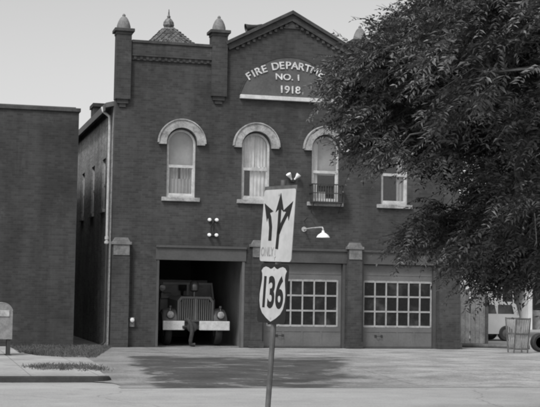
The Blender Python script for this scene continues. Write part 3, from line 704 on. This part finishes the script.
MB().box(-.01, -.002, -.0078, -.0061, LZ0+.01, LZ0+.11).build('seam', M['signfaded'], ls)
RZ0, RZ1 = 1.645, 2.21
w = MB(); w.prism(plate(.262, RZ0, RZ1, 0, 0, .04), -.006, 0); rs = w.build('route_sign', M['signblack'], ts)
half = [(0, 1.0-.965), (.06, .055), (.17, .10), (.30, .17), (.38, .26), (.42, .38), (.425, .5), (.40, .62), (.375, .74), (.385, .83), (.42, .885), (.36, .935), (.28, .955), (.19, .94), (.12, .915), (.06, .925), (0, .955)]
sh = [(x*.56, RZ0-.005+z*.57) for x, z in half]+[(-x*.56, RZ0-.005+z*.57) for x, z in half[1:-1][::-1]]
w = MB(); w.prism(sh, -.0085, -.0061); w.build('shield', M['signwhite'], rs)
glyphs([('1', -.15, RZ0+.30, .285, 0, .72), ('3', -.018, RZ0+.30, .285, 0, .74), ('6', .132, RZ0+.30, .285, 0, .74)], .0012, 'numerals', M['signblack'], rs, Matrix.Translation((0, -.0095, 0)), .03)
for z in (LZ1-.05, LZ0+.05, RZ1-.05, RZ0+.05): MB().lathe([(.012, -.011), (.012, -.0092)], (0, 0, z), 'Y', 8).build('bolt', M['galv'], ts)

# ------------------------------------------------------------------ the yard on the right
bf = thing('board_fence', (12.75, 3.0, 0), 'weathered board fence of upright planks beside the fire station', 'fence')
w = MB(); x = .0; i = 0
while x < 2.15:
    wd_ = .16+.03*random.random(); h = 2.05+.22*random.random(); w.box(x, x+wd_-.012, -.012+.006*random.random(), .02, .08, h); x += wd_+(.05 if i % 4 == 3 else .004); i += 1
w.build('planks', M['fenceboard'], bf)
w = MB(); w.box(0, 2.2, .022, .07, .45, .55).box(0, 2.2, .022, .07, 1.6, 1.7); w.build('rails', M['board'], bf)
for x in (.05, 2.18): MB().box(x-.07, x+.07, -.02, .12, 0, 2.0).build('post', M['boarddark'], bf)

af = thing('sandwich_board', (13.54, -2.75, 0), 'slatted wooden A frame stand on the forecourt edge by the tyre', 'A-frame stand')
for s_, nm in ((-1, 'front_frame'), (1, 'rear_frame')):
    mt = Matrix.Rotation(-s_*R(10), 4, 'X'); off = s_*.225
    w = MB()
    for x in (-.27, .23): w.box(x, x+.04, -.018, .018, 0, 1.2)
    for z in (.1, 1.14, .62): w.box(-.23, .23, -.014, .014, z, z+.05)
    for v in w.bm.verts: v.co = mt @ v.co; v.co.y += off
    o = w.build(nm, M['boarddark'], af)
    w = MB()
    for k in range(6): xx = -.2+.072*k; w.box(xx, xx+.045, -.01, .01, .152, .618); w.box(xx, xx+.045, -.01, .01, .672, 1.138)
    for v in w.bm.verts: v.co = mt @ v.co; v.co.y += off
    w.build('slats', M['board'], o)

tr_ = thing('tyre', (14.62, -2.2, 0), 'worn black tyre standing on edge at the right of the forecourt', 'tyre')
w = MB(); w.lathe([(.19, -.1), (.27, -.12), (.315, -.09), (.325, 0), (.315, .09), (.27, .12), (.19, .1), (.19, -.1)], (0, 0, .325), 'Y', 30); w.build('carcass', M['rubber'], tr_, True)
w = MB(); w.lathe([(.03, -.07), (.12, -.06), (.186, -.085), (.186, .085), (.12, .06), (.03, .07)], (0, 0, .325), 'Y', 20); w.build('rim', M['dark'], tr_)
tk = tag(MB().tube([(-.95, .7, .07), (.1, .0, .07), (1.15, -.75, .07)], .075, 8).build('timber_kerb', M['boarddark']), 'long dark timber laid on the ground before the board fence', 'timber kerb'); tk.location = (14.15, .75, 0)

wg2 = thing('station_wagon', (17.2, 8.35, 0), 'pale station wagon half hidden behind the board fence', 'car')
side = [(-2.6, .30), (1.15, .30), (1.24, .55), (1.26, .95), (1.2, 1.12), (1.08, 1.55), (.9, 1.66), (-.9, 1.68), (-1.3, 1.6), (-1.75, 1.12), (-2.7, 1.02), (-3.0, .9), (-3.05, .55)]
w = MB(); w.prism(side, -.85, .85); w.build('body', M['carpaint'], wg2, True)
for x0, x1 in ((.25, .95), (-.5, .15), (-1.2, -.6)):
    for y in (-.856, .851): MB().prism([(x0, 1.15), (x1+.04, 1.15), (x1-.06, 1.53), (x0+(.0 if x0 > -1 else .15), 1.53)], y, y+.005).build('window', M['glassd'], wg2)
for x in (.62, -2.1):
    for y in (-.78, .78):
        w = MB(); w.lathe([(.17, -.1), (.29, -.11), (.33, -.06), (.33, .06), (.29, .11), (.17, .1)], (x, y, .33), 'Y', 22); t_ = w.build('wheel', M['rubber'], wg2, True)
        w = MB(); w.lathe([(.04, -.115), (.17, -.1), (.17, .1), (.04, .115)], (x, y, .33), 'Y', 16); w.build('rim', M['chrome'], t_)
MB().box(1.262, 1.34, -.86, .86, .45, .58, .015).build('bumper', M['chrome'], wg2)
for y in (-.65, .65): MB().box(1.22, 1.275, y-.08, y+.08, .75, .88, .01).build('tail_light', M['dark'], wg2)

bg = thing('pale_building', (25.0, 25.0, 0), 'pale stuccoed one storey building with a dark open bay behind the yard', 'building')
w = MB(); w.box(-3, 1.35, 0, 8, 0, 3.6); w.box(2.25, 2.5, 0, 8, 0, 3.6); w.box(5.5, 12, 0, 8, 0, 3.6); w.box(1.35, 2.25, 0, 8, 2.9, 3.6); w.box(2.5, 5.5, 0, 8, 2.9, 3.6); w.box(1.35, 2.25, 6, 8, 0, 2.9); w.box(2.5, 5.5, 6, 8, 0, 2.9); w.build('wall', M['housewall'], bg)
MB().box(-3.3, 12.3, -.4, 8.3, 3.603, 3.8).build('roof', M['roof'], bg)
MB().box(2.5, 5.5, .5, .56, 0, 1.1).build('counter', M['board'], bg)

# ------------------------------------------------------------------ the tree
CAM = Vector((-6.13, -44.5, 1.95)); PSI = R(14.6); RHO = R(.95); FOC = 1327.0; TH = math.atan((291.0-203.5)/FOC)
z_ = Vector((0, 0, 1)); f0 = Vector((math.sin(PSI), math.cos(PSI), 0)); r0 = Vector((math.cos(PSI), -math.sin(PSI), 0))
FW = f0*math.cos(TH)+z_*math.sin(TH); u0 = -f0*math.sin(TH)+z_*math.cos(TH)
RT = r0*math.cos(RHO)+u0*math.sin(RHO); UP = -r0*math.sin(RHO)+u0*math.cos(RHO)
def at(x, y, d): return CAM+(FW+RT*((x-270)/FOC)-UP*((y-203.5)/FOC))*d
crown_outline = [(418,-30),(409,-4),(397,15),(382,29),(368,40),(355,48),(340,58),(329,75),(337,98),(346,113),(350,128),(355,148),(372,158),(386,168),(402,164),(424,168),(446,172),(462,168),(474,166),(452,190),(428,206),(406,222),(388,238),(378,254),(392,252),(412,246),(436,248),(455,250),(462,266),(470,275),(488,283),(512,286),(545,284),(620,292),(700,260),(760,120),(740,-60),(650,-180),(520,-160),(440,-90)]
def inside(x, y, P):
    c = False; j = len(P)-1
    for i in range(len(P)):
        if (P[i][1] > y) != (P[j][1] > y) and x < (P[j][0]-P[i][0])*(y-P[i][1])/(P[j][1]-P[i][1])+P[i][0]: c = not c
        j = i
    return c
def edge_dist(x, y, P):
    best = 1e9
    for i in range(len(P)):
        a, b = Vector(P[i]), Vector(P[(i+1) % len(P)]); ab = b-a; t = max(0, min(1, (Vector((x, y))-a).dot(ab)/ab.length_squared)); best = min(best, (a+ab*t-Vector((x, y))).length)
    return best
trunk_base = at(640, 300, 18.0); trunk_base.z = -.15
anchors = []
while len(anchors) < 640:
    x, y = random.uniform(310, 760), random.uniform(-180, 305)
    if not inside(x, y, crown_outline): continue
    if (x > 560 or y < -20) and random.random() < .5: continue
    e = edge_dist(x, y, crown_outline)
    if e < (10.5 if y < 175 else 7.5): continue
    spread = 1.1+2.2*min(1, e/110)
    d = 18.0+max(-2, min(2, random.gauss(0, .7)))*spread
    anchors.append(at(x, y, d))
tree = thing('tree', tuple(trunk_base), 'big leafy tree with drooping boughs in front of the right garage bay', 'tree')
fork = trunk_base+Vector((0, 0, 2.6))
nodes = [fork]; parent = [-1]
order = sorted(range(len(anchors)), key=lambda i: (anchors[i]-fork).length)
for i in order:
    p = anchors[i]; dp = (p-fork).length; best, bj = 1e9, 0
    for j, q in enumerate(nodes):
        l = (p-q).length; c = l+.35*(l+(q-fork).length-dp)
        if c < best: best, bj = c, j
    parent.append(bj); nodes.append(p)
load = [1]*len(nodes)
for i in range(len(nodes)-1, 0, -1): load[parent[i]] += load[i]
rad_of = lambda l: .0065*l**.5+.004
tm = MB()
def wob(a, b, n):
    return [a.lerp(b, k/n)+(Vector((random.gauss(0, 1), random.gauss(0, 1), random.gauss(0, 1)))*.03*(b-a).length if 0 < k < n else Vector())+Vector((0, 0, .12*(b-a).length*math.sin(PI*k/n))) for k in range(n+1)]
loc = lambda p: p-trunk_base
tr_pts = [trunk_base+Vector((.02, 0, 0)), trunk_base+Vector((.0, .02, .25)), trunk_base+Vector((.05, 0, 1.2)), fork]
tm.tube([loc(p) for p in tr_pts], [.38, .27, .23, .21], 14)
lm = MB()
for i in range(1, len(nodes)):
    a, b = nodes[parent[i]], nodes[i]; ra = min(rad_of(load[i])*1.1, .16); rb = rad_of(max(1, load[i]-1)); n = 4
    lm.tube([loc(p) for p in wob(a, b, n)], [ra+(rb-ra)*k/n for k in range(n+1)], 6)
trk = tm.build('trunk', M['bark'], tree, True); lm.build('limbs', M['bark'], trk, True)
# leaf sprays: drooping twigs with paired leaflets
V, T, Tone = [], [], []
down_left = Vector((-.75, -.1, -.55))
for ai in range(1, len(nodes)):
    p = nodes[ai]; par = nodes[parent[ai]]; out = (p-fork).normalized()
    clump_tone = random.random()
    vis = (p-CAM).dot(RT)/(p-CAM).dot(FW)*FOC+270 < 575
    for s in range(random.randint(19, 26) if vis else 13):
        o = p+Vector((random.gauss(0, .125), random.gauss(0, .16), random.gauss(0, .105)))
        d = (out*.5+down_left*random.uniform(.3, 1.2)+Vector((random.gauss(0, .55), random.gauss(0, .65), random.gauss(0, .42)))).normalized()
        L = random.uniform(.22, .46); nl = random.randint(7, 11); up = Vector((random.gauss(0, .35), random.gauss(0, .35), 1)).normalized()
        sidev = d.cross(up).normalized(); up = sidev.cross(d)
        e_ = o+d*L-Vector((0, 0, .16*L)); sw_ = sidev*.0035; up_ = up*.0035; q0 = len(V)
        for w_ in (sw_, up_):
            i0 = len(V); V += [p-w_*1.6, p+w_*1.6, o+w_, o-w_, e_+w_*.5, e_-w_*.5]; T += [(i0, i0+1, i0+2), (i0, i0+2, i0+3), (i0+3, i0+2, i0+4), (i0+3, i0+4, i0+5)]; Tone += [.05]*4
        for k in range(nl):
            t = (k+.7)/nl; c = o+d*(L*t)-Vector((0, 0, .16*L*t*t*2))
            for sg in (-1, 1):
                if random.random() < .06: continue
                ld = (sidev*sg*random.uniform(.7, 1)+d*random.uniform(.35, .8)+up*random.uniform(-.45, .15)).normalized()
                ll = random.choice((1, 1, 1.25, .8))*random.uniform(.058, .105)*(1.1-.35*t); lw = ll*random.uniform(.30, .42)
                wv = ld.cross(up+Vector((random.gauss(0, .4), random.gauss(0, .4), 0))).normalized()*lw*.5
                b0 = c; m_ = c+ld*ll*.45+up*lw*random.uniform(-.1, .45); wv *= random.uniform(.75, 1.15); tip = c+ld*ll-up*ll*random.uniform(0, .25)
                i0 = len(V); V += [b0, m_+wv, tip, m_-wv]; T += [(i0, i0+1, i0+2), (i0, i0+2, i0+3)]; Tone += [min(1, max(0, .75*clump_tone+random.gauss(.1, .16)))]*2
va = np.array([tuple(v) for v in V])-np.array(tuple(trunk_base))
me = bpy.data.meshes.new('crown'); me.from_pydata(va.tolist(), [], T); me.materials.append(M['leaf'])
at_ = me.attributes.new('leaf_tone', 'FLOAT', 'FACE'); at_.data.foreach_set('value', Tone)
link('crown', me, tree)
print('leaves', len(T))

bt_base = Vector((20.2, 12.5, -.01))
bt = thing('tree', tuple(bt_base), 'dark bushy tree standing behind the yard beyond the board fence', 'tree')
tm = MB(); tm.tube([(0, 0, 0), (.05, 0, 1.0), (0, .1, 2.6), (-.1, 0, 4.5)], [.34, .25, .22, .14], 12); lm = MB()
V, T, Tone = [], [], []
for c in range(70):
    while True:
        q = Vector((random.uniform(-1, 1), random.uniform(-1, 1), random.uniform(-1, 1)))
        if .35 < q.length < 1: break
    p = Vector((-.6+q.x*5.4, q.y*3.6, 7.3+q.z*3.9)); tone = random.random()
    lm.tube([(0, 0, 2.4+1.5*random.random()), tuple(p*.5+Vector((0, 0, 2.2))), tuple(p)], [.06, .035, .01], 6)
    for k in range(420):
        o = p+Vector((random.gauss(0, .62), random.gauss(0, .62), random.gauss(0, .45))); a = Vector((random.gauss(0, 1), random.gauss(0, 1), random.gauss(0, .6)-.3)).normalized()*random.uniform(.14, .27); wv = a.cross(Vector((random.gauss(0, .5), random.gauss(0, .5), 1))).normalized()*a.length*.28
        i0 = len(V); V += [tuple(o), tuple(o+a*.45+wv), tuple(o+a), tuple(o+a*.45-wv)]; T.append((i0, i0+1, i0+2, i0+3)); Tone.append(min(1, max(0, .5*tone+random.gauss(.2, .15))))
trk = tm.build('trunk', M['bark'], bt, True); lm.build('limbs', M['bark'], trk, True)
me = bpy.data.meshes.new('crown'); me.from_pydata(V, [], T); me.materials.append(M['leaf']); me.attributes.new('leaf_tone', 'FLOAT', 'FACE').data.foreach_set('value', Tone); link('crown', me, bt)

# ------------------------------------------------------------------ camera, light, sky
cd = bpy.data.cameras.new('camera'); cam = bpy.data.objects.new('camera', cd); col.objects.link(cam)
cd.sensor_width = 36; cd.lens = 36*FOC/540; cd.clip_end = 3000; cd.clip_start = .1
m4 = Matrix((( RT.x, UP.x, -FW.x, CAM.x), (RT.y, UP.y, -FW.y, CAM.y), (RT.z, UP.z, -FW.z, CAM.z), (0, 0, 0, 1)))
cam.matrix_world = m4; sc.camera = cam

EL, AZ = 52.0, 224.0       # sun high, in front of the station and to the left (azimuth clockwise from +Y)
sd = Vector((math.sin(R(AZ))*math.cos(R(EL)), math.cos(R(AZ))*math.cos(R(EL)), math.sin(R(EL))))
sl = bpy.data.lights.new('sun', 'SUN'); sl.energy = 1.5; sl.angle = R(10); sl.color = (1, 1, 1)
so = bpy.data.objects.new('sun', sl); col.objects.link(so); so.rotation_euler = (-sd).to_track_quat('-Z', 'Y').to_euler()
wd = bpy.data.worlds.new('World'); sc.world = wd; wd.use_nodes = True; nt = wd.node_tree; nt.nodes.clear()
sk = nt.nodes.new('ShaderNodeTexSky'); sk.sky_type = 'NISHITA'; sk.sun_disc = False; sk.sun_elevation = R(EL); sk.sun_rotation = R(AZ)
sk.air_density = 1.0; sk.dust_density = 3.0; sk.ozone_density = 1.0
bwn = nt.nodes.new('ShaderNodeRGBToBW'); bgn = nt.nodes.new('ShaderNodeBackground'); ow = nt.nodes.new('ShaderNodeOutputWorld')
bgn.inputs[1].default_value = .15
nt.links.new(sk.outputs[0], bwn.inputs[0]); nt.links.new(bwn.outputs[0], bgn.inputs[0]); nt.links.new(bgn.outputs[0], ow.inputs[0])
vs = sc.view_settings; vs.view_transform = 'Standard'; vs.look = 'None'; vs.exposure = 0.48; vs.gamma = 1.0; vs.use_curve_mapping = False
sc.render.film_transparent = False
sc.cycles.max_bounces = 8; sc.cycles.transparent_max_bounces = 16
sc.cycles.pixel_filter_type = 'BLACKMAN_HARRIS'; sc.cycles.filter_width = 2.3
